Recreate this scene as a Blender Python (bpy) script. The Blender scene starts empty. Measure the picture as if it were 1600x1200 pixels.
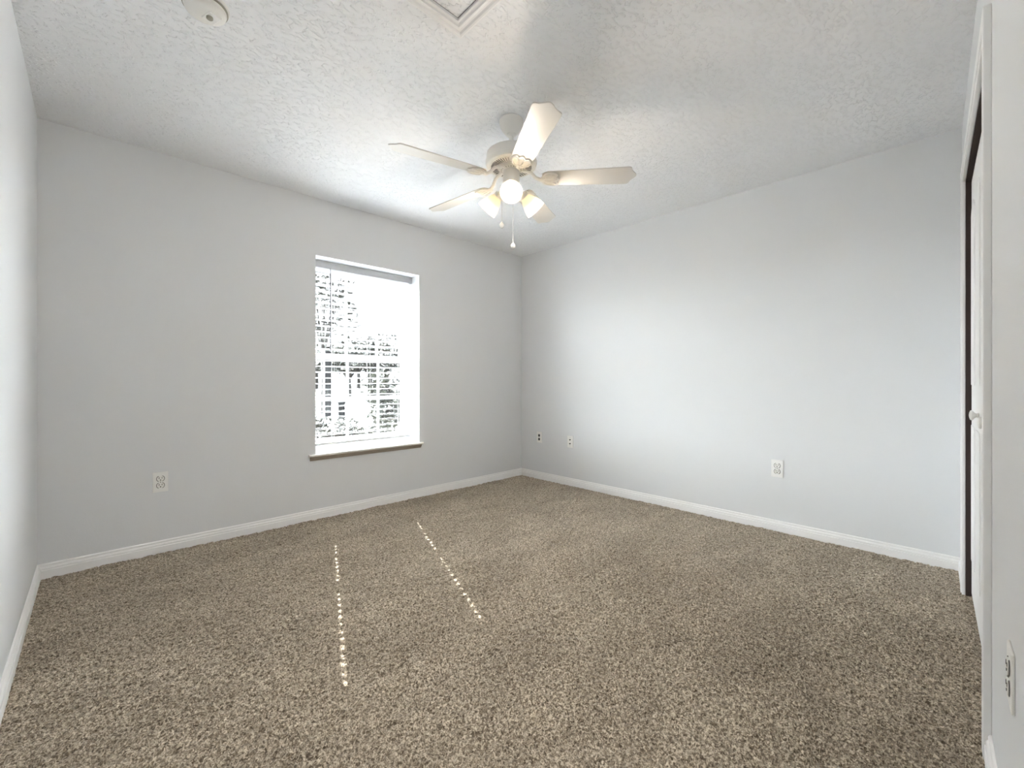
import bpy, bmesh, math, random
import numpy as np
from mathutils import Vector, Matrix

# ------------------------------------------------------------------ camera, world, sun, lights, exposure
random.seed(7)
S = bpy.context.scene
COL = S.collection
CAM_Z = 1.048
H = 2.44                       # ceiling height
YA = 3.378                     # window wall plane
XB = 3.422                     # right-hand wall plane
XL = -0.221                    # left wall plane
F_PX = 671.7
VX, VY = 0.696, 0.718          # view direction on the floor plan
cam_d = bpy.data.cameras.new('camera')
cam = bpy.data.objects.new('camera', cam_d)
COL.objects.link(cam)
cam.location = (0, 0, CAM_Z)
cam.rotation_euler = (math.pi/2, 0, math.atan2(VY, VX) - math.pi/2)
cam_d.sensor_width = 36
cam_d.lens = 36*F_PX/1600
cam_d.shift_y = -4.5/1600      # lens shifted a hair: horizon sits 4.5 px above centre
cam_d.clip_start = 0.01
cam_d.clip_end = 300
S.camera = cam

S.view_settings.view_transform = 'Standard'
S.view_settings.look = 'None'
S.view_settings.gamma = 1
S.view_settings.use_curve_mapping = False
S.view_settings.exposure = 1.30
S.cycles.use_denoising = True
S.cycles.max_bounces = 14
S.cycles.diffuse_bounces = 8
S.cycles.sample_clamp_indirect = 30
S.cycles.use_light_tree = False

world = bpy.data.worlds.new('sky')
S.world = world
world.use_nodes = True
wn = world.node_tree.nodes
# bright hazy sky: pale near the horizon, strong higher up
SKY_HORIZON, SKY_HIGH, SKY_FILL_LOBE = 0.70, 38.0, 38.0
SUN_TRAVEL = Vector((-0.35, -0.937, -0.82)).normalized()       # travel direction of the sunlight
wl_ = world.node_tree.links
_g = wn.new('ShaderNodeTexCoord')
_s = wn.new('ShaderNodeSeparateXYZ')
def _range(src, lo, hi, a, b):
    r = wn.new('ShaderNodeMapRange')
    r.interpolation_type = 'SMOOTHSTEP'
    for n_, v_ in (('From Min', lo), ('From Max', hi), ('To Min', a), ('To Max', b)):
        r.inputs[n_].default_value = v_
    wl_.new(src, r.inputs['Value'])
    return r
def _math(op, x, y):
    n_ = wn.new('ShaderNodeMath'); n_.operation = op
    wl_.new(x, n_.inputs[0])
    if isinstance(y, float): n_.inputs[1].default_value = y
    else: wl_.new(y, n_.inputs[1])
    return n_.outputs[0]
wl_.new(_g.outputs['Generated'], _s.inputs[0])
_d = wn.new('ShaderNodeVectorMath'); _d.operation = 'DOT_PRODUCT'
wl_.new(_g.outputs['Generated'], _d.inputs[0])
_d.inputs[1].default_value = -SUN_TRAVEL
_aure = _range(_d.outputs['Value'], 0.45, 0.90, 0.0, 1.0)      # wide bright haze around the sun
_elev = _range(_s.outputs['Z'], 0.27, 0.42, 0.0, 1.0)
def _fill_lobe(direction, lo, hi):
    n_ = wn.new('ShaderNodeVectorMath'); n_.operation = 'DOT_PRODUCT'
    wl_.new(_g.outputs['Generated'], n_.inputs[0])
    n_.inputs[1].default_value = Vector(direction).normalized()
    return _range(n_.outputs['Value'], lo, hi, 0.0, SKY_FILL_LOBE).outputs[0]
_str = _math('ADD', _math('MULTIPLY', _math('MULTIPLY', _aure.outputs[0], _elev.outputs[0]), SKY_HIGH), SKY_HORIZON)
# two bright sky lobes added low to either side, outside the view, as fill
_str = _math('ADD', _str, _fill_lobe((-0.75, 0.66, 0.09), 0.75, 0.95))
_str = _math('ADD', _str, _fill_lobe((0.90, 0.42, 0.12), 0.86, 0.97))
wl_.new(_str, wn['Background'].inputs[1])
wn['Background'].inputs[0].default_value = (0.935, 0.967, 1.0, 1)

def light(name, kind, loc, energy, color=(1, 1, 1), **kw):
    d = bpy.data.lights.new(name, kind)
    d.energy = energy
    d.color = color
    for k, v in kw.items():
        setattr(d, k, v)
    o = bpy.data.objects.new(name, d)
    COL.objects.link(o)
    o.location = loc
    return o

sun = light('sun', 'SUN', (6, 12, 9), 20.0, (1.0, 0.96, 0.9), angle=0.005)
sun.rotation_euler = SUN_TRAVEL.to_track_quat('-Z', 'Y').to_euler()
portal = light('window_portal', 'AREA', (1.652, YA + 0.33, 1.25), 1.0, shape='RECTANGLE', size=0.95, size_y=1.55)
portal.rotation_euler = (math.radians(-90), 0, 0)
portal.data.cycles.is_portal = True
# unseen fill light added in the hallway behind the camera, shining through the open doorway
hall = light('hall_fill_light', 'AREA', (0.35, -0.85, H - 0.02), 12.0, (1.0, 0.97, 0.93), shape='DISK', size=1.0)

BULB_W = 4.2                   # watts of each of the three bulbs of the ceiling fan

# ------------------------------------------------------------------ helpers
def tag(o, label=None, cat=None, group=None, kind=None):
    if label: o['label'] = label
    if cat: o['category'] = cat
    if group: o['group'] = group
    if kind: o['kind'] = kind
    return o

def empty(name, loc=(0, 0, 0), rz=0.0, label=None, cat=None, group=None, kind=None):
    o = bpy.data.objects.new(name, None)
    COL.objects.link(o)
    o.empty_display_size = 0.05
    o.location = loc
    o.rotation_euler = (0, 0, rz)
    return tag(o, label, cat, group, kind)

def copy_tree(o, parent=None):
    c = o.copy()
    COL.objects.link(c)
    if parent: c.parent = parent
    for ch in list(o.children):
        copy_tree(ch, c)
    return c

class MB:
    """collects shapes; build() links them as one mesh object"""
    def __init__(self):
        self.v, self.f, self.s = [], [], []

    def add(self, vs, fs, smooth=False, m=None):
        n = len(self.v)
        if m is not None:
            vs = [m @ Vector(p) for p in vs]
        self.v += [tuple(p) for p in vs]
        self.f += [tuple(i + n for i in f) for f in fs]
        self.s += [smooth]*len(fs)
        return self

    def box(self, a, b, m=None):
        x0, y0, z0 = a; x1, y1, z1 = b
        vs = [(x0,y0,z0),(x1,y0,z0),(x1,y1,z0),(x0,y1,z0),(x0,y0,z1),(x1,y0,z1),(x1,y1,z1),(x0,y1,z1)]
        fs = [(0,3,2,1),(4,5,6,7),(0,1,5,4),(1,2,6,5),(2,3,7,6),(3,0,4,7)]
        return self.add(vs, fs, False, m)

    def lathe(self, prof, n=32, m=None, smooth=True, cap=True):
        """prof: list of (r, z), turned about local z"""
        vs, fs = [], []
        for r, z in prof:
            for k in range(n):
                a = 2*math.pi*k/n
                vs.append((r*math.cos(a), r*math.sin(a), z))
        for i in range(len(prof) - 1):
            for k in range(n):
                k2 = (k + 1) % n
                fs.append((i*n + k, i*n + k2, (i+1)*n + k2, (i+1)*n + k))
        if cap:
            fs.append(tuple(reversed(range(n))))
            fs.append(tuple((len(prof)-1)*n + k for k in range(n)))
        return self.add(vs, fs, smooth, m)

    def tube(self, pts, r, n=8, m=None, closed=False):
        pts = [Vector(p) for p in pts]
        vs, fs = [], []
        N = len(pts)
        up = None
        for i, p in enumerate(pts):
            if closed:
                t = (pts[(i+1) % N] - pts[i-1]).normalized()
            else:
                t = (pts[min(i+1, N-1)] - pts[max(i-1, 0)]).normalized()
            if up is None:
                up = Vector((0, 0, 1)) if abs(t.z) < 0.9 else Vector((1, 0, 0))
            a = t.cross(up).normalized()
            b = t.cross(a).normalized()
            rr = r[i] if isinstance(r, (list, tuple)) else r
            for k in range(n):
                q = 2*math.pi*k/n
                vs.append(p + a*rr*math.cos(q) + b*rr*math.sin(q))
        for i in range(N if closed else N - 1):
            j = (i + 1) % N
            for k in range(n):
                k2 = (k + 1) % n
                fs.append((i*n + k, i*n + k2, j*n + k2, j*n + k))
        if not closed:
            fs.append(tuple(reversed(range(n))))
            fs.append(tuple((N-1)*n + k for k in range(n)))
        return self.add(vs, fs, True, m)

    def prism(self, outline, z0, z1, m=None):
        """outline: list of (x, y), ccw"""
        n = len(outline)
        vs = [(x, y, z0) for x, y in outline] + [(x, y, z1) for x, y in outline]
        fs = [tuple(reversed(range(n))), tuple(range(n, 2*n))]
        for i in range(n):
            j = (i + 1) % n
            fs.append((i, j, n + j, n + i))
        return self.add(vs, fs, False, m)

    def sweep(self, prof, path, m=None):
        """prof: (depth, z) section; path: list of ((x, y), (nx, ny)) stations, n scaled for mitres"""
        n = len(prof)
        vs, fs = [], []
        for (px, py), (nx, ny) in path:
            for d, z in prof:
                vs.append((px + nx*d, py + ny*d, z))
        for i in range(len(path) - 1):
            for k in range(n):
                k2 = (k + 1) % n
                fs.append((i*n + k, (i+1)*n + k, (i+1)*n + k2, i*n + k2))
        fs.append(tuple(range(n)))
        fs.append(tuple(reversed([(len(path)-1)*n + k for k in range(n)])))
        return self.add(vs, fs, False, m)

    def slab(self, U, V, t0, t1, holes, m=None):
        """rectangular slab in local (u, v) with rectangular through-holes, thickness along local w"""
        us = sorted({U[0], U[1]} | {h[0] for h in holes} | {h[1] for h in holes})
        vs_ = sorted({V[0], V[1]} | {h[2] for h in holes} | {h[3] for h in holes})
        def hole(i, j):
            cu, cv = (us[i] + us[i+1])/2, (vs_[j] + vs_[j+1])/2
            return any(h[0] < cu < h[1] and h[2] < cv < h[3] for h in holes)
        nu, nv = len(us) - 1, len(vs_) - 1
        solid = [[not hole(i, j) for j in range(nv)] for i in range(nu)]
        vs, fs = [], []
        def quad(a, b, c, d):
            n = len(vs)
            vs.extend([a, b, c, d]); fs.append((n, n+1, n+2, n+3))
        for i in range(nu):
            for j in range(nv):
                if not solid[i][j]: continue
                a, b, c, d = us[i], us[i+1], vs_[j], vs_[j+1]
                quad((a,c,t1),(b,c,t1),(b,d,t1),(a,d,t1))
                quad((a,c,t0),(a,d,t0),(b,d,t0),(b,c,t0))
                if i == 0 or not solid[i-1][j]: quad((a,c,t0),(a,c,t1),(a,d,t1),(a,d,t0))
                if i == nu-1 or not solid[i+1][j]: quad((b,c,t0),(b,d,t0),(b,d,t1),(b,c,t1))
                if j == 0 or not solid[i][j-1]: quad((a,c,t0),(b,c,t0),(b,c,t1),(a,c,t1))
                if j == nv-1 or not solid[i][j+1]: quad((a,d,t0),(a,d,t1),(b,d,t1),(b,d,t0))
        return self.add(vs, fs, False, m)

    def build(self, name, mat, parent=None, bevel=0, seg=2, loc=None, m=None):
        me = bpy.data.meshes.new(name)
        me.from_pydata(self.v, [], self.f)
        bm = bmesh.new(); bm.from_mesh(me)
        bmesh.ops.remove_doubles(bm, verts=bm.verts, dist=1e-6)
        bmesh.ops.recalc_face_normals(bm, faces=bm.faces)
        bm.to_mesh(me); bm.free()
        if any(self.s):
            me.polygons.foreach_set('use_smooth', [True]*len(me.polygons))
            try: me.set_sharp_from_angle(angle=math.radians(35))
            except Exception: pass
        me.materials.append(mat)
        o = bpy.data.objects.new(name, me)
        COL.objects.link(o)
        if parent: o.parent = parent
        if m is not None: o.matrix_world = m
        if loc: o.location = loc
        if bevel:
            b = o.modifiers.new('bevel', 'BEVEL')
            b.width = bevel; b.segments = seg; b.limit_method = 'ANGLE'; b.angle_limit = math.radians(40)
        return o

# ------------------------------------------------------------------ materials
def mat(name, color, rough=0.5, spec=0.5, metal=0.0, **kw):
    m = bpy.data.materials.new(name)
    m.use_nodes = True
    nt = m.node_tree
    p = nt.nodes['Principled BSDF']
    p.inputs['Base Color'].default_value = (*color, 1)
    p.inputs['Roughness'].default_value = rough
    p.inputs['Specular IOR Level'].default_value = spec
    p.inputs['Metallic'].default_value = metal
    return m

def coords(nt, scale=(1, 1, 1), rot=(0, 0, 0)):
    g = nt.nodes.new('ShaderNodeNewGeometry')
    mp = nt.nodes.new('ShaderNodeMapping')
    mp.inputs['Scale'].default_value = scale
    mp.inputs['Rotation'].default_value = rot
    nt.links.new(g.outputs['Position'], mp.inputs['Vector'])
    return mp.outputs['Vector']

def noise(nt, vec, scale, detail=3, rough=0.5, dist=0.0):
    n = nt.nodes.new('ShaderNodeTexNoise')
    n.inputs['Scale'].default_value = scale
    n.inputs['Detail'].default_value = detail
    n.inputs['Roughness'].default_value = rough
    n.inputs['Distortion'].default_value = dist
    nt.links.new(vec, n.inputs['Vector'])
    return n.outputs['Fac']

def ramp(nt, fac, stops):
    r = nt.nodes.new('ShaderNodeValToRGB')
    els = r.color_ramp.elements
    while len(els) < len(stops): els.new(0.5)
    for e, (p, c) in zip(els, stops):
        e.position = p
        e.color = (*c, 1) if len(c) == 3 else c
    nt.links.new(fac, r.inputs['Fac'])
    return r.outputs['Color']

def bump(nt, height, strength, dist):
    b = nt.nodes.new('ShaderNodeBump')
    b.inputs['Strength'].default_value = strength
    b.inputs['Distance'].default_value = dist
    nt.links.new(height, b.inputs['Height'])
    nt.links.new(b.outputs['Normal'], nt.nodes['Principled BSDF'].inputs['Normal'])
    return b

def wall_paint(name, color, strength, dist, scale):
    m = mat(name, color, 0.75, 0.25)
    nt = m.node_tree
    v = coords(nt)
    n = noise(nt, v, scale, 4, 0.6)
    bump(nt, n, strength, dist)
    return m

M = {}
M['wall'] = wall_paint('grey_wall_paint', (0.735, 0.75, 0.765), 0.25, 0.002, 160)
M['white'] = mat('white_trim_paint', (0.88, 0.88, 0.88), 0.4, 0.4)
M['plastic'] = mat('white_plastic', (0.86, 0.86, 0.84), 0.35, 0.5)
M['socket'] = mat('socket_plastic', (0.84, 0.835, 0.80), 0.4, 0.5)
M['dark'] = mat('dark_slot', (0.012, 0.012, 0.012), 0.6, 0.2)
M['black_metal'] = mat('dark_screw', (0.05, 0.05, 0.05), 0.4, 0.5, 0.5)
M['brass'] = mat('connector_metal', (0.30, 0.28, 0.25), 0.35, 0.5, 0.9)
M['jamb'] = mat('dark_brown_jamb', (0.050, 0.035, 0.032), 0.8, 0.2)
M['vinyl'] = mat('white_vinyl_frame', (0.85, 0.86, 0.87), 0.45, 0.4)
M['slat'] = mat('white_slat', (0.50, 0.505, 0.52), 0.45, 0.4)
M['wand'] = mat('grey_wand', (0.10, 0.10, 0.11), 0.4, 0.4)
M['cord'] = mat('white_cord', (0.75, 0.75, 0.75), 0.8, 0.2)
M['sill'] = mat('sill_marble', (0.80, 0.78, 0.74), 0.3, 0.5)
M['fan'] = mat('white_fan_metal', (0.80, 0.785, 0.75), 0.4, 0.45)
M['blade'] = mat('white_fan_blade', (0.64, 0.62, 0.585), 0.35, 0.4)
M['chain'] = mat('pull_chain_metal', (0.72, 0.71, 0.68), 0.35, 0.5, 0.4)
M['lens'] = mat('clear_knob', (0.75, 0.75, 0.74), 0.15, 0.7)
M['vent'] = mat('vent_shadow_grey', (0.16, 0.155, 0.15), 0.6, 0.3)
M['apron'] = mat('sill_shade_tan', (0.34, 0.295, 0.245), 0.5, 0.35)  # tan brown puts the shade under the sill into the colour
M['jackgrey'] = mat('grey_jack', (0.10, 0.10, 0.10), 0.5, 0.4)
M['detector'] = mat('detector_plastic', (0.80, 0.79, 0.76), 0.4, 0.45)
M['detector_dark'] = mat('detector_shade_plastic', (0.33, 0.32, 0.27), 0.5, 0.4)

# ceiling: white knockdown texture
m = mat('textured_ceiling', (0.86, 0.87, 0.885), 0.85, 0.15); M['ceiling'] = m
nt = m.node_tree
v = coords(nt, (1, 1.7, 1), (0, 0, math.radians(40)))
n1 = noise(nt, v, 34, 2, 0.5, 0.8)
r1 = ramp(nt, n1, [(0.53, (0, 0, 0)), (0.62, (1, 1, 1))])
bump(nt, r1, 0.7, 0.005)

# carpet
m = mat('brown_grey_carpet', (0.25, 0.22, 0.18), 0.95, 0.1); M['carpet'] = m
nt = m.node_tree
v = coords(nt)
fine = noise(nt, v, 125, 3, 0.55, 1.0)
c1 = ramp(nt, fine, [(0.36, (0.085, 0.064, 0.043)), (0.5, (0.305, 0.252, 0.188)), (0.63, (0.67, 0.59, 0.47))])
big = noise(nt, coords(nt, (0.9, 2.0, 1), (0, 0, math.radians(25))), 2.2, 3, 0.55, 0.6)
c2 = ramp(nt, big, [(0.35, (0.86, 0.85, 0.84)), (0.62, (1.08, 1.08, 1.08))])
mx = nt.nodes.new('ShaderNodeMix'); mx.data_type = 'RGBA'; mx.blend_type = 'MULTIPLY'
mx.inputs[0].default_value = 1.0
nt.links.new(c1, mx.inputs[6]); nt.links.new(c2, mx.inputs[7])
nt.links.new(mx.outputs[2], nt.nodes['Principled BSDF'].inputs['Base Color'])
nt.nodes['Principled BSDF'].inputs['Sheen Weight'].default_value = 0.5
nt.nodes['Principled BSDF'].inputs['Sheen Tint'].default_value = (1.0, 0.92, 0.80, 1)
bump(nt, fine, 0.5, 0.003)

def glass_mat():
    m = bpy.data.materials.new('window_glass')
    m.use_nodes = True
    nt = m.node_tree
    nt.nodes.clear()
    out = nt.nodes.new('ShaderNodeOutputMaterial')
    t = nt.nodes.new('ShaderNodeBsdfTransparent'); t.inputs[0].default_value = (0.95, 0.97, 0.97, 1)
    g = nt.nodes.new('ShaderNodeBsdfGlossy'); g.inputs['Roughness'].default_value = 0.02
    mx = nt.nodes.new('ShaderNodeMixShader'); mx.inputs[0].default_value = 0.06
    nt.links.new(t.outputs[0], mx.inputs[1]); nt.links.new(g.outputs[0], mx.inputs[2])
    nt.links.new(mx.outputs[0], out.inputs[0])
    return m
M['glass'] = glass_mat()

def glow(name, color, strength, base=(0.9, 0.9, 0.88)):
    m = mat(name, base, 0.4, 0.4)
    p = m.node_tree.nodes['Principled BSDF']
    p.inputs['Emission Color'].default_value = (*color, 1)
    p.inputs['Emission Strength'].default_value = strength
    return m
M['bulb'] = glow('lit_bulb', (1.0, 0.92, 0.72), 2.8)
m = glow('lit_frosted_glass', (1.0, 0.86, 0.62), 0.20, (0.62, 0.58, 0.50)); M['shade'] = m
nt = m.node_tree
_t = nt.nodes.new('ShaderNodeBsdfTranslucent'); _t.inputs[0].default_value = (0.62, 0.56, 0.45, 1)
_m = nt.nodes.new('ShaderNodeMixShader'); _m.inputs[0].default_value = 0.5
nt.links.new(nt.nodes['Principled BSDF'].outputs[0], _m.inputs[1]); nt.links.new(_t.outputs[0], _m.inputs[2])
nt.links.new(_m.outputs[0], nt.nodes['Material Output'].inputs[0])

for k in ('bulb', 'shade'):
    M[k].cycles.emission_sampling = 'NONE'

def leaf_mat(name, a, b, scale=3.0):
    m = mat(name, a, 0.6, 0.3)
    nt = m.node_tree
    n = noise(nt, coords(nt), scale, 2)
    c = ramp(nt, n, [(0.35, a), (0.65, b)])
    nt.links.new(c, nt.nodes['Principled BSDF'].inputs['Base Color'])
    return m
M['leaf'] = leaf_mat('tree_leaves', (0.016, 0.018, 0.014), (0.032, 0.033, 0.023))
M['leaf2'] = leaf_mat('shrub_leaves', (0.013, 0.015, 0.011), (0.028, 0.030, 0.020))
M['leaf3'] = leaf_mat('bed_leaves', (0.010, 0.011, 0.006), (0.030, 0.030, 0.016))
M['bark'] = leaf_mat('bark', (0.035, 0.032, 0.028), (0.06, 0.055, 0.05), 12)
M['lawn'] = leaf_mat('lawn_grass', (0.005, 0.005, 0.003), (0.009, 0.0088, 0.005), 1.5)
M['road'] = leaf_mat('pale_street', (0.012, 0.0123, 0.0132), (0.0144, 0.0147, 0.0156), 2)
M['postgrey'] = mat('grey_post', (0.022, 0.024, 0.028), 0.6, 0.3)
M['stucco'] = leaf_mat('outside_stucco', (0.5, 0.5, 0.48), (0.55, 0.55, 0.53), 30)

# ------------------------------------------------------------------ the setting
def struct(o, label=None):
    o['kind'] = 'structure'
    if label: o['label'] = label
    return o

# carpeted floor: worm-like pile built as a dense height field
def carpet_floor():
    x0, x1, y0, y1 = XL - 0.02, XB + 0.02, -0.22, YA + 0.02
    step = 0.0042
    nx, ny = int((x1 - x0)/step), int((y1 - y0)/step)
    rng = np.random.default_rng(5)
    fx = np.fft.fftfreq(nx, step)[None, :]
    fy = np.fft.fftfreq(ny, step)[:, None]
    k = np.sqrt(fx*fx + fy*fy)
    def band(k0, w):
        n = np.fft.fft2(rng.standard_normal((ny, nx)))
        q = np.real(np.fft.ifft2(n*np.exp(-((k - k0)/w)**2)))
        return q/q.std()
    worms = band(62, 24)
    worms = -np.abs(worms)                       # ridge lines between the tufts
    clump = band(16, 12)
    wide = band(2.0, 2.0)
    h = 0.0062*(worms + 0.8) + 0.0012*clump + 0.0010*wide
    h = np.clip(h, -0.013, 0.007)
    xs = np.linspace(x0, x1, nx); ys = np.linspace(y0, y1, ny)
    X, Y = np.meshgrid(xs, ys)
    co = np.stack([X, Y, h], -1).reshape(-1, 3).astype(np.float32)
    idx = np.arange(nx*ny, dtype=np.int32).reshape(ny, nx)
    q = np.stack([idx[:-1, :-1], idx[:-1, 1:], idx[1:, 1:], idx[1:, :-1]], -1).reshape(-1)
    nf = len(q)//4
    me = bpy.data.meshes.new('floor')
    me.vertices.add(len(co)); me.vertices.foreach_set('co', co.ravel())
    me.loops.add(len(q)); me.loops.foreach_set('vertex_index', q)
    me.polygons.add(nf)
    me.polygons.foreach_set('loop_start', np.arange(0, nf*4, 4, dtype=np.int32))
    me.polygons.foreach_set('use_smooth', np.ones(nf, dtype=bool))
    me.update(); me.validate()
    me.materials.append(M['carpet'])
    o = bpy.data.objects.new('floor', me); COL.objects.link(o)
    return struct(o, 'brown grey cut-pile carpet covering the whole floor')
carpet_floor()
struct(MB().box((-1.5, -1.65, -0.16), (4.3, YA + 0.28, -0.02)).build('floor_slab', M['carpet']))
struct(MB().box((-1.5, -1.65, -0.02), (4.3, -0.22, -0.001)).build('floor_hall', M['carpet']))
struct(MB().box((-1.6, -1.75, H), (4.4, YA + 0.28, H + 0.12)).build('ceiling', M['ceiling']), 'white knockdown-textured ceiling')

# window wall (opening 36 x 60 inches, deep masonry reveal)
WX0, WX1, WZ0, WZ1 = 1.200, 2.105, 0.470, 2.006
RM = Matrix(((1,0,0,0),(0,0,-1,YA),(0,1,0,0),(0,0,0,1)))        # slab (u,v,w) -> (x, YA - w, z)
struct(MB().slab((XL - 0.14, XB + 0.14), (-0.15, H), -0.28, 0, [(WX0, WX1, WZ0, WZ1)], RM).build('wall_back', M['wall']), 'grey wall with the window')
struct(MB().box((XB, -0.10, -0.15), (XB + 0.12, YA, H)).build('wall_right', M['wall']), 'long grey wall right of the corner')
struct(MB().box((XL - 0.12, -1.65, -0.15), (XL, YA, H)).build('wall_left', M['wall']), 'bright grey wall along the left edge')

# closet wall, 1.4 degrees out of square; local frame: u from the far corner, v into the closet
CW = Matrix.Translation((3.423, -0.025, 0)) @ Matrix.Rotation(math.pi + 0.0270, 4, 'Z')
U_OPEN0, U_OPEN1, OPEN_H = 0.363, 1.600, 2.03
CWS = CW @ Matrix(((1,0,0,0),(0,0,1,0),(0,1,0,0),(0,0,0,1)))    # slab (u, v, w) -> (u, w, z)
struct(MB().slab((-0.1, 2.62), (-0.15, H), 0, 0.115, [(U_OPEN0, U_OPEN1, -0.15, OPEN_H)], CWS).build('wall_front', M['wall']), 'grey wall holding the closet doors, seen edge-on at right')
struct(MB().slab((2.62, 3.66), (2.06, H), 0, 0.115, [], CWS).build('wall_front_header', M['wall']))
# closet behind the doors
b = MB()
b.box((-0.3, 0.75, -0.15), (2.3, 0.85, H)).box((-0.3, 0.115, -0.15), (-0.2, 0.75, H)).box((2.2, 0.115, -0.15), (2.3, 0.75, H))
struct(b.build('wall_closet', M['wall'], m=CW))
# hallway behind the camera
b = MB()
b.box((-1.6, -1.75, -0.15), (4.4, -1.65, H)).box((1.25, -1.65, -0.15), (1.32, -0.20, H))
struct(b.build('wall_hall', M['wall']))

# baseboards: colonial profile
BP = [(0, -0.01), (0.0145, -0.01), (0.0145, 0.041), (0.0135, 0.043), (0.0085, 0.0435), (0.0085, 0.047), (0.0115, 0.0475), (0.0120, 0.052), (0.0095, 0.058), (0.0060, 0.0615), (0.0060, 0.065), (0.0075, 0.067), (0.0060, 0.073), (0.002, 0.076), (0, 0.076)]
def baseboard(name, path, mtx=None):
    return struct(MB().sweep(BP, path).build(name, M['white'], m=mtx))
t = 0.0
baseboard('baseboard_back', [((XL, YA), (1, -1)), ((XB, YA), (-1, -1))])
baseboard('baseboard_right', [((XB, YA), (-1, -1)), ((XB, -0.024), (-1, 1))])
baseboard('baseboard_left', [((XL, YA), (1, -1)), ((XL, -1.6), (1, 0))])
baseboard('baseboard_front', [((U_OPEN1 + 0.057, 0), (0, -1)), ((2.60, 0), (0, -1))], CW)
baseboard('baseboard_front_stub', [((0.0, 0), (1, -1)), ((U_OPEN0 - 0.057, 0), (0, -1))], CW)

# closet door casing (mitred, stepped profile), jambs and doors
cw, ct = 0.057, 0.017
def casing(name, pts_u, parent=None):
    b = MB()
    # outer thick edge and slimmer inner edge
    b.box((U_OPEN0 - cw, -ct, 0.0), (U_OPEN0 - 0.012, 0, OPEN_H + cw))
    b.box((U_OPEN0 - 0.016, -ct*0.8, 0.0), (U_OPEN0 + 0.004, 0, OPEN_H))
    b.box((U_OPEN1 + 0.012, -ct, 0.0), (U_OPEN1 + cw, 0, OPEN_H + cw))
    b.box((U_OPEN1 - 0.004, -ct*0.8, 0.0), (U_OPEN1 + 0.016, 0, OPEN_H))
    b.box((U_OPEN0 - 0.012, -ct, OPEN_H + 0.012), (U_OPEN1 + 0.012, 0, OPEN_H + cw))
    b.box((U_OPEN0 - 0.004, -ct*0.8, OPEN_H - 0.004), (U_OPEN1 + 0.004, 0, OPEN_H + 0.016))
    return struct(b.build(name, M['white'], m=CW, bevel=0.002))
casing('trim_1', None)['label'] = 'white casing around the closet doors'
b = MB()
b.box((U_OPEN0, 0.0, 0.0), (U_OPEN0 + 0.012, 0.115, OPEN_H))
b.box((U_OPEN1 - 0.012, 0.0, 0.0), (U_OPEN1, 0.115, OPEN_H))
b.box((U_OPEN0, 0.0, OPEN_H - 0.012), (U_OPEN1, 0.115, OPEN_H))
struct(b.build('trim_2', M['jamb'], m=CW), 'dark brown closet door jamb')

DV = 0.019                      # door face is set back this far
def leaf_mesh(w):
    b = MB()
    hh = OPEN_H - 0.017
    b.box((0, 0, 0.02), (w, 0.032, hh))
    def raised(x0, x1, z0, z1, arch=0.0):
        # moulding ring and raised field, panel top optionally arched
        def outline(x0, x1, z0, z1, a):
            pts = [(x0, z0), (x1, z0), (x1, z1)]
            if a:
                for k in range(1, 10):
                    q = k/10
                    pts.append((x1 + (x0 - x1)*q, z1 + a*math.sin(math.pi*q)))
            pts.append((x0, z1))
            return pts
        o = outline(x0, x1, z0, z1, arch)
        i1 = outline(x0 + 0.018, x1 - 0.018, z0 + 0.018, z1 - 0.018, arch)
        i2 = outline(x0 + 0.04, x1 - 0.04, z0 + 0.04, z1 - 0.04, arch)
        loops = [(o, 0.0), (i1, 0.006), (i2, -0.004)]
        n = len(o)
        vs, fs = [], []
        loops = [(o, 0.0), (o, -0.0045), (i1, -0.0015), (i2, -0.006)]
        for pts, d in loops:
            vs += [(x, d, z) for x, z in pts]
        for L in range(len(loops) - 1):
            for k in range(n):
                k2 = (k + 1) % n
                fs.append((L*n + k, L*n + k2, (L+1)*n + k2, (L+1)*n + k))
        fs.append(tuple((len(loops)-1)*n + k for k in range(n)))
        b.add(vs, fs)
    raised(0.05, w - 0.05, 1.03, 1.83, 0.05)
    raised(0.05, w - 0.05, 0.20, 0.84)
    return b
def bifold(name, u0, knob_u, label):
    w = (U_OPEN1 - U_OPEN0 - 0.024 - 0.012)/4
    r = empty(name, kind='structure', label=label)
    r.matrix_world = CW @ Matrix.Translation((u0, DV, 0))
    for k in range(2):
        o = leaf_mesh(w - 0.003).build('door_leaf', M['white'], r, bevel=0.0015)
        o.location = (k*w, 0, 0)
    kb = MB().lathe([(0.006, 0), (0.011, 0.002), (0.008, 0.008), (0.010, 0.012), (0.018, 0.017), (0.021, 0.021), (0.019, 0.025), (0.010, 0.028), (0.001, 0.029)], 24,
                    Matrix.Rotation(math.pi/2, 4, 'X'))
    o = kb.build('door_knob', M['plastic'], r)
    o.location = (knob_u - u0, -0.0005, 0.909)
    return r
wl = (U_OPEN1 - U_OPEN0 - 0.036)/4
bifold('door_1', U_OPEN0 + 0.014, 0.860, 'white panelled bifold closet door nearer the far corner')
bifold('door_2', U_OPEN0 + 0.018 + 2*wl + 0.004, 1.300, 'white panelled bifold closet door nearer the camera')

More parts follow.
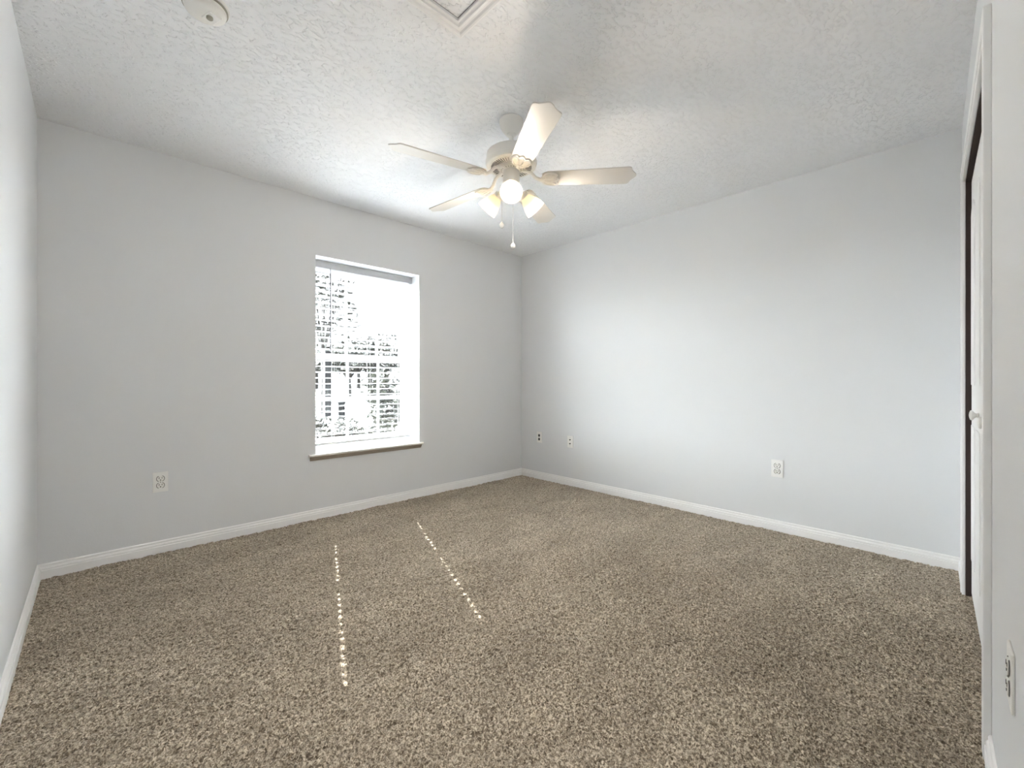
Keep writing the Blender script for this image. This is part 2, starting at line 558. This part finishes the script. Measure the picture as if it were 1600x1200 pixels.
# ------------------------------------------------------------------ window
w1 = empty('window_1', (WX0, YA, WZ0 + 0.025), kind='structure', label='white single-hung window behind the blind')
inv = Matrix.Translation((-WX0, -YA, -(WZ0 + 0.025)))
def wpart(b, name, mt, bevel=0.0015):
    o = b.build(name, mt, w1, bevel=bevel)
    o.matrix_parent_inverse = inv
    return o
SZ = 0.495                       # top of the sill
GY = YA + 0.235                  # window plane
b = MB()
b.slab((WX0 + 0.001, WX1 - 0.001), (SZ, WZ1 - 0.001), 0, 0.06, [(WX0 + 0.026, WX1 - 0.026, SZ + 0.04, WZ1 - 0.035)],
       Matrix(((1,0,0,0),(0,0,1,GY - 0.02),(0,1,0,0),(0,0,0,1))))
wpart(b, 'window_frame', M['vinyl'])
def sash(name, z0, z1, y):
    XY = Matrix(((1,0,0,0),(0,0,1,y),(0,1,0,0),(0,0,0,1)))
    b = MB()
    a0, a1 = WX0 + 0.027, WX1 - 0.027
    b.slab((a0, a1), (z0, z1), 0, 0.026, [(a0 + 0.026, a1 - 0.026, z0 + 0.042, z1 - 0.042)], XY)
    zc = (z0 + z1)/2
    for x in (1.546, 1.826):
        b.box((x - 0.009, y + 0.006, z0 + 0.04), (x + 0.009, y + 0.020, z1 - 0.04))
    b.box((a0 + 0.02, y + 0.007, zc - 0.009), (a1 - 0.02, y + 0.019, zc + 0.009))
    s = wpart(b, name, M['vinyl'])
    g = MB().box((a0 + 0.02, y + 0.012, z0 + 0.036), (a1 - 0.02, y + 0.014, z1 - 0.036)).build('pane', M['glass'], s)
    return s
sash('lower_sash', SZ + 0.041, 1.274, GY - 0.012)
sash('upper_sash', 1.228, WZ1 - 0.036, GY + 0.0145)
# sill: slab with a rounded nose that turns under
prof = [(0.20, SZ - 0.024), (0.20, SZ), (-0.030, SZ), (-0.034, SZ - 0.003), (-0.035, SZ - 0.008), (-0.033, SZ - 0.013), (-0.028, SZ - 0.016), (-0.001, SZ - 0.016), (-0.001, SZ - 0.016)]
b = MB()
for (xa, xb, pr) in ((1.146, 2.131, [p if p[0] < 0 else (-0.0015, p[1]) for p in prof]), (WX0 + 0.001, WX1 - 0.001, [(0.214, SZ - 0.016), (0.214, SZ), (-0.002, SZ), (-0.002, SZ - 0.016)])):
    n = len(pr)
    vs = [(xa, YA + d, z) for d, z in pr] + [(xb, YA + d, z) for d, z in pr]
    fs = [tuple(range(n)), tuple(reversed(range(n, 2*n)))] + [(i, (i+1) % n, n + (i+1) % n, n + i) for i in range(n)]
    b.add(vs, fs)
wpart(b, 'window_sill', M['sill'], 0)
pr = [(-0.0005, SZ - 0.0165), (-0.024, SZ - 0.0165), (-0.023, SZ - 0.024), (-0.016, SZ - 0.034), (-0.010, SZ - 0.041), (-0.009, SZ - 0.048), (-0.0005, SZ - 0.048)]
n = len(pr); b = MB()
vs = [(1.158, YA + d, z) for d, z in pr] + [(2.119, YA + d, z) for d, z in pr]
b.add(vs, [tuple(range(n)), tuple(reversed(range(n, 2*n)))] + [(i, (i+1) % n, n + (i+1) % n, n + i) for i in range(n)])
wpart(b, 'shaded_sill_apron', M['apron'], 0)['label'] = 'moulding under the sill, its shade painted in tan brown'

# ------------------------------------------------------------------ blind
blind = empty('window_blind', (1.6525, YA + 0.165, SZ), label='white horizontal slat blind hanging open inside the window recess', cat='blind')
SY = 0.0                          # local: slat plane at y=0, z from sill
hw = 0.441
PITCH, SW = 0.0465, 0.051
TILT = math.radians(-6)           # room-side edge a little higher
zs = []
b = MB()
zz = 0.115
while zz < 1.425:
    zs.append(zz); zz += PITCH
lad = [-0.2575, 0.05, 0.348]
for z in zs:
    mtx = Matrix.Translation((0, 0, z)) @ Matrix.Rotation(TILT, 4, 'X')
    holes = [(x - 0.006, x + 0.006, -0.010, 0.010) for x in (lad[0], lad[2])]
    b.slab((-hw, hw), (-SW/2, SW/2), -0.0019, 0.0019, holes, mtx)
b.build('slats', M['slat'], blind)
MB().box((-hw, -0.026, 0.040), (hw, 0.026, 0.060)).build('bottom_rail', M['slat'], blind, bevel=0.004)
MB().box((-hw, -0.022, 1.462), (hw, 0.026, 1.508)).build('head_rail', M['slat'], blind, bevel=0.002)
v_ = MB().box((-hw - 0.006, -0.046, 1.452), (hw + 0.006, -0.036, 1.509))
v_.box((-hw - 0.006, -0.049, 1.452), (hw + 0.006, -0.044, 1.459)).box((-hw - 0.006, -0.049, 1.499), (hw + 0.006, -0.044, 1.509))
v_.box((-hw - 0.006, -0.036, 1.452), (-hw - 0.002, -0.006, 1.509)).box((hw + 0.002, -0.036, 1.452), (hw + 0.006, -0.006, 1.509))
v_.build('valance', M['slat'], blind, bevel=0.001)
for x in lad:
    c = MB()
    for yy in (-SW/2 - 0.0015, SW/2 + 0.0015):
        c.tube([(x, yy, 0.05), (x, yy, 1.47)], 0.0009, 6)
    for z in zs:
        c.tube([(x, -SW/2 - 0.001, z - 0.0015 + 0.0027), (x, SW/2 + 0.001, z - 0.0015 - 0.0027)], 0.0006, 5)
    c.build('ladder_cord', M['cord'], blind)
wb = MB().tube([(-0.298, -0.052, 1.445), (-0.298, -0.052, 0.80)], 0.0040, 8)
wb.lathe([(0.004, 0.795), (0.0055, 0.80), (0.0055, 0.825), (0.004, 0.83)], 10, Matrix.Translation((-0.298, -0.052, 0)))
wb.tube([(-0.298, -0.034, 1.462), (-0.298, -0.05, 1.455), (-0.298, -0.052, 1.440)], 0.0022, 6)
wb.build('tilt_wand', M['wand'], blind)

# ------------------------------------------------------------------ wall plates
def duplex(name, label, loc, rz, group=None):
    r = empty(name, loc, rz, label, 'outlet', group)
    # plate faces local -y
    MB().box((-0.037, -0.0055, -0.0605), (0.037, 0, 0.0605)).build('cover_plate', M['plastic'], r, bevel=0.0035, seg=3)
    for s in (1, -1):
        zc = s*0.0205
        pts = []
        for k in range(40):
            a = 2*math.pi*k/40
            pts.append((0.0175*math.cos(a), max(-0.0140, min(0.0140, 0.0175*math.sin(a)))))
        rec = MB().prism(pts, 0.0, 0.0085, Matrix.Translation((0, 0, zc)) @ Matrix.Rotation(math.pi/2, 4, 'X')).build('receptacle', M['socket'], r, bevel=0.0006)
        sl = MB()
        sl.box((-0.0082, -0.0092, zc + 0.000), (-0.0056, -0.0080, zc + 0.0095))
        sl.box((0.0056, -0.0092, zc + 0.0008), (0.0082, -0.0080, zc + 0.0085))
        sl.lathe([(0.0030, 0.0080), (0.0030, 0.0092)], 14, Matrix.Translation((0, 0, zc - 0.0080)) @ Matrix.Rotation(math.pi/2, 4, 'X'), False)
        sl.build('slots', M['dark'], rec)
        # ring groove that outlines the receptacle
        ring = [(0.0190*math.cos(2*math.pi*k/36), -0.0055, zc + max(-0.0153, min(0.0153, 0.0190*math.sin(2*math.pi*k/36)))) for k in range(36)]
        MB().tube(ring, 0.0015, 6, closed=True).build('recess', M['black_metal'], r)
    MB().lathe([(0.0030, 0.005), (0.0030, 0.0068), (0.0015, 0.0074)], 12, Matrix.Rotation(math.pi/2, 4, 'X')).build('screw', M['brass'], r)
    return r
duplex('wall_outlet', 'white duplex power outlet on the wall left of the window', (0.2855, YA, 0.433), 0)
duplex('wall_outlet', 'white duplex power outlet standing alone in the middle of the long right wall', (XB, 0.866, 0.438), -math.pi/2)
duplex('wall_outlet', 'white duplex outlet seen edge-on, on the near wall beside the closet', CW @ Vector((2.085, 0, 0.446)), math.pi + 0.0270)

r = empty('phone_plate', (XB, 3.106, 0.447), -math.pi/2, 'white wall plate with dark vertical jack, closest to the far corner', 'wall plate')
MB().box((-0.0355, -0.0055, -0.059), (0.0355, 0, 0.059)).build('cover_plate', M['plastic'], r, bevel=0.003, seg=3)
for zc in (0.019, -0.021):
    j = MB().slab((-0.012, 0.012), (-0.013, 0.013), 0.004, 0.0085, [(-0.007, 0.007, -0.008, 0.007)], Matrix.Translation((0, 0, zc)) @ Matrix.Rotation(math.pi/2, 4, 'X'))  .build('jack', M['jackgrey'], r, bevel=0.0006)
    MB().box((-0.008, -0.0058, zc - 0.009), (0.008, -0.0050, zc + 0.008)).build('jack_opening', M['dark'], j)
MB().lathe([(0.0028, 0.005), (0.0028, 0.0068)], 10, Matrix.Rotation(math.pi/2, 4, 'X')).build('screw', M['black_metal'], r)

r = empty('coax_plate', (XB, 2.687, 0.441), -math.pi/2, 'white wall plate with two small round dark connectors, second from the far corner', 'wall plate')
MB().box((-0.0365, -0.0058, -0.060), (0.0365, 0, 0.060)).build('cover_plate', M['plastic'], r, bevel=0.003, seg=3)
for zc in (0.0195, -0.0195):
    RX = Matrix.Translation((0, 0, zc)) @ Matrix.Rotation(math.pi/2, 4, 'X')
    MB().lathe([(0.0062, 0.005), (0.0062, 0.0085), (0.0045, 0.0085), (0.0045, 0.016), (0.003, 0.016)], 16, RX).build('connector', M['dark'], r)
for zc in (0.042, -0.042):
    MB().lathe([(0.0024, 0.005), (0.0024, 0.0066)], 10, Matrix.Translation((0, 0, zc)) @ Matrix.Rotation(math.pi/2, 4, 'X')).build('screw', M['brass'], r)

# ------------------------------------------------------------------ attic hatch
hx1, hy1 = 1.056, 1.385
hx0, hy0 = hx1 - 0.62, hy1 - 0.70
r = empty('attic_hatch', ((hx0 + hx1)/2, (hy0 + hy1)/2, H), 0, 'attic access panel in the ceiling with a white mitred moulding frame', 'hatch')
hxw, hyw = (hx1 - hx0)/2, (hy1 - hy0)/2
HP = [(0, 0), (0, -0.014), (0.006, -0.016), (0.012, -0.014), (0.018, -0.0085), (0.026, -0.0075), (0.031, -0.012), (0.034, -0.016), (0.040, -0.016), (0.043, -0.010), (0.049, -0.009), (0.053, -0.012), (0.058, -0.012), (0.058, 0)]
pth = [((-hxw, -hyw), (1, 1)), ((hxw, -hyw), (-1, 1)), ((hxw, hyw), (-1, -1)), ((-hxw, hyw), (1, -1)), ((-hxw, -hyw), (1, 1))]
MB().sweep(HP, pth).build('moulding_frame', M['white'], r)
MB().box((-hxw + 0.061, -hyw + 0.061, -0.003), (hxw - 0.061, hyw - 0.061, 0.0)).build('panel', M['ceiling'], r)
dk = MB()
dk.slab((-hxw + 0.057, hxw - 0.057), (-hyw + 0.057, hyw - 0.057), -0.0012, 0.0, [(-hxw + 0.062, hxw - 0.062, -hyw + 0.062, hyw - 0.062)])
dk.build('gap', M['dark'], r)

# ------------------------------------------------------------------ smoke detector
r = empty('smoke_detector', (0.292, 1.930, H), math.radians(20), 'round white smoke detector on the ceiling near the left wall', 'smoke detector')
FL = Matrix.Scale(-1, 4, (0, 0, 1))
MB().lathe([(0.076, 0.0), (0.076, 0.006), (0.074, 0.009), (0.066, 0.010)], 48, FL).build('base', M['detector'], r)
MB().lathe([(0.066, 0.009), (0.067, 0.020), (0.064, 0.028), (0.055, 0.034), (0.040, 0.037), (0.001, 0.038)], 48, FL).build('cover', M['detector'], r)
vt = MB()
for k in range(5):
    a = math.radians(175 + k*6)
    vt.box((0.0640, -0.0022, -0.030), (0.0685, 0.0022, -0.013), Matrix.Rotation(a, 4, 'Z'))
vt.build('vents', M['detector_dark'], r)
MB().lathe([(0.0675, 0.0095), (0.0715, 0.0105), (0.0715, 0.0150), (0.0675, 0.0160)], 48, FL).build('dark_gap_ring', M['detector_dark'], r)  # dark ring coloured in for the shaded gap between base and cover
MB().box((-0.002, -0.032, -0.041), (0.040, 0.022, -0.033)).build('button_pad', M['plastic'], r, bevel=0.003)
MB().lathe([(0.011, 0.036), (0.011, 0.046), (0.009, 0.048)], 20, Matrix.Translation((0.012, -0.006, 0)) @ FL).build('test_button', M['detector_dark'], r)

# ------------------------------------------------------------------ ceiling fan
fan = empty('ceiling_fan', (1.594, 1.650, H), 0, 'white five-blade ceiling fan with three lit frosted shades', 'ceiling fan')
# z below is measured from the ceiling
MB().lathe([(0.060, 0.0), (0.064, -0.004), (0.064, -0.016), (0.061, -0.030), (0.052, -0.052), (0.036, -0.070), (0.026, -0.076), (0.024, -0.084), (0.016, -0.086)], 40).build('canopy', M['fan'], fan)
MB().lathe([(0.0125, -0.070), (0.0125, -0.165)], 20).build('downrod', M['fan'], fan)
ZM = -0.251                     # underside of the motor
mh = MB().lathe([(0.022, -0.150), (0.030, -0.158), (0.085, -0.166), (0.118, -0.172), (0.130, -0.182), (0.133, -0.222), (0.137, -0.226), (0.137, -0.234), (0.132, ZM + 0.003), (0.122, ZM), (0.060, ZM - 0.004), (0.058, ZM - 0.004)], 64)
mh = mh.build('motor_housing', M['fan'], fan)
vs_ = MB()
for k in range(48):
    a = 2*math.pi*k/48
    vs_.box((0.076, -0.0010, ZM - 0.0045), (0.108, 0.0010, ZM - 0.0015), Matrix.Rotation(a, 4, 'Z'))
vs_.build('vent_slots', M['vent'], mh)
MB().tube([(0.114*math.cos(2*math.pi*k/48), 0.114*math.sin(2*math.pi*k/48), ZM - 0.001) for k in range(48)], 0.003, 8, closed=True).build('rim_bead', M['fan'], mh)
MB().lathe([(0.062, ZM - 0.002), (0.066, ZM - 0.008), (0.062, ZM - 0.016), (0.046, ZM - 0.020)], 48).build('flywheel', M['fan'], fan)
sl = MB()
for k in range(24):
    a = 2*math.pi*k/24
    sl.box((0.040, -0.0016, ZM - 0.0195), (0.056, 0.0016, ZM - 0.0165), Matrix.Rotation(a, 4, 'Z'))
sl.build('hub_slots', M['detector_dark'], mh)
lk = MB().lathe([(0.030, ZM - 0.015), (0.044, ZM - 0.024), (0.045, ZM - 0.098), (0.042, ZM - 0.104), (0.050, ZM - 0.110), (0.052, ZM - 0.122), (0.046, ZM - 0.132), (0.030, ZM - 0.142), (0.014, ZM - 0.148), (0.010, ZM - 0.156), (0.002, ZM - 0.158)], 40).build('switch_housing', M['fan'], fan)

ZB = -0.317                 # blade plane
R0, R1, BW = 0.165, 0.655, 0.128
def blade_outline():
    pts = []
    w0, w1 = 0.050, BW/2
    # root, straight sides, ogee tip with a centre point
    pts += [(R0, -0.034), (R0 + 0.012, -0.046), (R0 + 0.03, -0.052), (R1 - 0.060, -w1)]
    half = [(R1 - 0.048, -w1), (R1 - 0.039, -w1*0.97), (R1 - 0.033, -w1*0.89), (R1 - 0.030, -w1*0.77), (R1 - 0.027, -w1*0.63), (R1 - 0.020, -w1*0.46), (R1 - 0.009, -w1*0.27), (R1 - 0.002, -w1*0.10)]
    pts += half + [(R1, 0)] + [(x, -y) for x, y in reversed(half)]
    pts += [(R1 - 0.060, w1), (R0 + 0.03, 0.052), (R0 + 0.012, 0.046), (R0, 0.034)]
    return pts
def iron_mesh():
    b = MB()
    # arm from the flywheel, dropping to the blade, then a trefoil plate
    half = [(0.150, 0.010), (0.160, 0.016), (0.170, 0.030), (0.184, 0.043), (0.203, 0.050), (0.222, 0.049), (0.238, 0.041), (0.248, 0.030), (0.244, 0.021), (0.236, 0.016), (0.244, 0.012), (0.253, 0.005)]
    pts = [(x, -y) for x, y in half] + [(0.255, 0)] + [(x, y) for x, y in reversed(half)]
    b.prism(pts, -0.0105, -0.0035)
    def loop(cx, cy, a, bb, rot):
        return [(cx + a*math.cos(q)*math.cos(rot) - bb*math.sin(q)*math.sin(rot), cy + a*math.cos(q)*math.sin(rot) + bb*math.sin(q)*math.cos(rot), -0.0115) for q in [2*math.pi*k/24 for k in range(24)]]
    b.tube(loop(0.206, 0, 0.034, 0.013, 0), 0.0034, 8, closed=True)
    b.tube(loop(0.205, 0.026, 0.033, 0.014, 0.28), 0.0034, 8, closed=True)
    b.tube(loop(0.205, -0.026, 0.033, 0.014, -0.28), 0.0034, 8, closed=True)
    up = -ZB + ZM - 0.008
    b.tube([(0.052, 0, up - 0.004), (0.075, 0, up - 0.010), (0.105, 0, up - 0.022), (0.130, 0, 0.006), (0.152, 0, -0.006), (0.180, 0, -0.008)], [0.010, 0.009, 0.0085, 0.009, 0.010, 0.008], 10)
    return b
bl_m = MB().prism(blade_outline(), -0.003, 0.003)
for k in range(5):
    a = math.atan2(VY, VX) - math.pi/2          # image-right direction on plan
    ang = a + math.radians(-4.5 + 72*k)
    mt = Matrix.Translation((0, 0, ZB)) @ Matrix.Rotation(ang, 4, 'Z') @ Matrix.Rotation(math.radians(-12.5), 4, 'X')
    o = bl_m.build('blade', M['blade'], fan, bevel=0.0015)
    o.matrix_local = mt
    ir = iron_mesh().build('blade_iron', M['fan'], o, bevel=0.0012)
# light kit: three shades, one towards the camera
va = math.atan2(VY, VX)
for k, off in enumerate((180, 62, -62)):
    ang = va + math.radians(off)
    T0 = Matrix.Translation((0, 0, ZM - 0.118)) @ Matrix.Rotation(ang, 4, 'Z')
    arm = MB().tube([(0.040, 0, 0.0), (0.055, 0, 0.001), (0.066, 0, -0.006), (0.074, 0, -0.016)], [0.011, 0.011, 0.012, 0.013], 14, T0)
    T1 = T0 @ Matrix.Translation((0.070, 0, -0.012)) @ Matrix.Rotation(math.radians(180 - 50), 4, 'Y')     # local +z points out of the shade mouth
    arm.lathe([(0.012, -0.004), (0.024, 0.0), (0.026, 0.006), (0.026, 0.018), (0.022, 0.020)], 24, T1)
    arm.build('lamp_arm', M['fan'], fan)
    sp = [(0.022, 0.010), (0.026, 0.020), (0.034, 0.036), (0.043, 0.056), (0.050, 0.078), (0.0545, 0.098), (0.057, 0.110)]
    inner = [(rr - 0.003, z) for rr, z in reversed(sp)]
    sh = MB().lathe(sp + inner, 40, T1, cap=False).build('lamp_shade', M['shade'], fan)
    MB().lathe([(0.010, 0.018), (0.014, 0.032), (0.023, 0.052), (0.028, 0.070), (0.027, 0.084), (0.019, 0.095), (0.002, 0.100)], 24, T1).build('bulb', M['bulb'], sh)
    lp = Vector((1.594, 1.650, H)) + (T1 @ Vector((0, 0, 0.108)))
    bl = light('bulb_light', 'POINT', lp, BULB_W, (1.0, 0.88, 0.74), shadow_soft_size=0.022)
# pull chains
def chain(x_img, depth_off, ztop, zbot, knob):
    rgt = Vector((VY, -VX, 0)); fwd = Vector((VX, VY, 0))
    p = rgt*x_img + fwd*depth_off
    c = MB()
    c.tube([(p.x, p.y, ztop), (p.x, p.y, zbot)], 0.0010, 6)
    z = ztop
    while z > zbot:
        c.lathe([(0.0005, -0.0016), (0.0016, 0), (0.0005, 0.0016)], 6, Matrix.Translation((p.x, p.y, z)))
        z -= 0.0045
    o = c.build('pull_chain', M['chain'], fan)
    MB().lathe([(0.002, 0.010), (0.005, 0.006), (0.0105, 0.0), (0.0125, -0.008), (0.0105, -0.017), (0.005, -0.022), (0.001, -0.023)], 18, Matrix.Translation((p.x, p.y, zbot))).build('chain_knob', M['lens'], o)
chain(-0.050, -0.010, ZM - 0.090, -0.556, 0)
chain(0.010, 0.0, ZM - 0.154, -0.664, 1)

# ------------------------------------------------------------------ outside the window
def at(px, depth):
    r = (px - 800)/F_PX
    return Vector((depth*(VX + VY*r), depth*(VY - VX*r), 0))
GZ = -0.25
def ground(name, y0, y1, z, mt, label):
    o = MB().box((-60, y0, z - 0.2), (90, y1, z)).build(name, mt)
    return struct(o, label)
ground('ground_lawn', YA + 0.5, 120, GZ, M['lawn'], 'lawn outside')
ground('ground_street', 17.0, 25.0, GZ + 0.01, M['road'], 'pale street crossing behind the window')
ground('ground_walk', 12.0, 13.3, GZ + 0.012, M['road'], 'pale sidewalk beyond the planting')

def foliage(n, blobs, size, seed):
    rng = random.Random(seed)
    b = MB()
    for _ in range(n):
        cx, cy, cz, rx, ry, rz = rng.choice(blobs)
        d = Vector((rng.gauss(0, 1), rng.gauss(0, 1), rng.gauss(0, 1))).normalized()
        q = rng.uniform(0.55, 1.0)
        p = Vector((cx + d.x*rx*q, cy + d.y*ry*q, cz + d.z*rz*q))
        s = size*rng.uniform(0.6, 1.3)
        m = Matrix.Translation(p) @ Matrix.Rotation(rng.uniform(0, 6.28), 4, 'Z') @ Matrix.Rotation(rng.uniform(-1.2, 1.2), 4, 'X') @ Matrix.Rotation(rng.uniform(0, 6.28), 4, 'Z')
        b.add([(-s, 0, 0), (-0.2*s, -0.4*s, 0.06*s), (s, 0, 0), (-0.2*s, 0.4*s, 0.06*s)], [(0, 1, 2, 3)], False, m)
    return b
def tree(name, px, depth, h, crown_r, label, seed, leaves=1500, size=0.22, mt='leaf', group=None):
    p = at(px, depth)
    r = empty(name, (p.x, p.y, GZ), 0, label, 'tree', group)
    rng = random.Random(seed)
    th = h*0.4
    tr = MB().tube([(0, 0, -0.1), (0.03, 0, th*0.5), (0, 0.04, th), (0.1, 0, h*0.75)], [crown_r*0.09, crown_r*0.075, crown_r*0.06, 0.02], 10)
    for k in range(5):
        a = k*1.256 + rng.uniform(-.3, .3)
        tr.tube([(0, 0.03, th*0.8), (crown_r*0.4*math.cos(a), crown_r*0.4*math.sin(a), h*0.6), (crown_r*0.75*math.cos(a), crown_r*0.75*math.sin(a), h*0.72)], [crown_r*0.04, crown_r*0.025, 0.01], 6)
    tr.build('trunk', M['bark'], r)
    bl = [(0, 0, h*0.68, crown_r*0.8, crown_r*0.8, h*0.30)]
    for k in range(6):
        a = k*1.05 + rng.uniform(-.3, .3)
        bl.append((crown_r*0.55*math.cos(a), crown_r*0.55*math.sin(a), h*rng.uniform(0.5, 0.8), crown_r*0.5, crown_r*0.5, h*0.16))
    foliage(leaves, bl, size, seed).build('foliage', M[mt], r)
    return r
tree('street_tree', 505, 17, 7.4, 1.3, 'taller airy tree at the left of the window view', 3, 900, 0.15)
tree('street_tree', 545, 30, 4.4, 2.2, 'distant round tree left of centre in the window view', 4, 1400, 0.22)
tree('street_tree', 577, 37, 5.4, 2.5, 'distant tree in the middle of the window view', 5, 1400, 0.26)
tree('street_tree', 606, 45, 6.4, 2.8, 'distant tree right of centre in the window view', 6, 1400, 0.30)
tree('street_tree', 642, 53, 7.2, 3.2, 'distant tree behind the shrub at the right of the window view', 8, 1400, 0.35)
tree('street_tree', 494, 62, 7.0, 4.2, 'distant tree at the left end of the far tree line', 9, 1400, 0.42)
tree('street_tree', 560, 72, 8.2, 4.6, 'farthest tree, showing between the two round ones in the window view', 10, 1400, 0.45)

def shrub(name, px, depth, h, rad, label, seed, leaves=900, size=0.06, mt='leaf2', group=None):
    p = at(px, depth)
    r = empty(name, (p.x, p.y, GZ), 0, label, 'shrub', group)
    rng = random.Random(seed)
    st = MB()
    for k in range(6):
        a = k*1.05
        st.tube([(0.03*math.cos(a), 0.03*math.sin(a), -0.03), (rad*0.3*math.cos(a), rad*0.3*math.sin(a), h*0.4), (rad*0.55*math.cos(a), rad*0.55*math.sin(a), h*0.75)], [0.016, 0.012, 0.004], 6)
    st.build('stems', M['bark'], r)
    bl = [(0, 0, h*0.55, rad*0.85, rad*0.85, h*0.42)] + [(rad*0.5*math.cos(k*1.26), rad*0.5*math.sin(k*1.26), h*rng.uniform(0.4, 0.8), rad*0.5, rad*0.5, h*0.2) for k in range(5)]
    foliage(leaves, bl, size, seed).build('foliage', M[mt], r)
    return r
shrub('shrub', 616, 6.3, 1.55, 0.46, 'tall dark shrub outside at the right of the window', 11, 2200, 0.055)
for i, (px, d, h, rad, lab) in enumerate([
        (497, 8.3, 0.66, 0.27, 'low pale bush below the left part of the window view'),
        (546, 8.6, 0.66, 0.30, 'low pale bush left of the middle, below the street'),
        (594, 8.9, 0.64, 0.27, 'low pale bush just left of the tall dark shrub'),
        (522, 7.4, 0.54, 0.28, 'front low bush at the bottom left of the window view'),
        (573, 7.6, 0.52, 0.27, 'front low bush at the bottom middle of the window view')]):
    shrub('shrub', px, d, h, rad, lab, 20 + i, 600, 0.05, 'leaf3')
def post(px, depth, w, z1, label, cat, name):
    p = at(px, depth)
    b = MB().box((-w/2, -w/2, -0.05), (w/2, w/2, z1)).box((-w*0.62, -w*0.62, z1), (w*0.62, w*0.62, z1 + w*0.25))
    o = b.build(name, M['postgrey'])
    o.location = (p.x, p.y, GZ)
    return tag(o, label, cat)
post(511, 15.5, 0.22, 2.35, 'tall grey post standing at the left of the window view', 'post', 'porch_post')
post(532, 14.5, 0.22, 0.55, 'short grey post beside the street, right of the tall post', 'post', 'street_post')
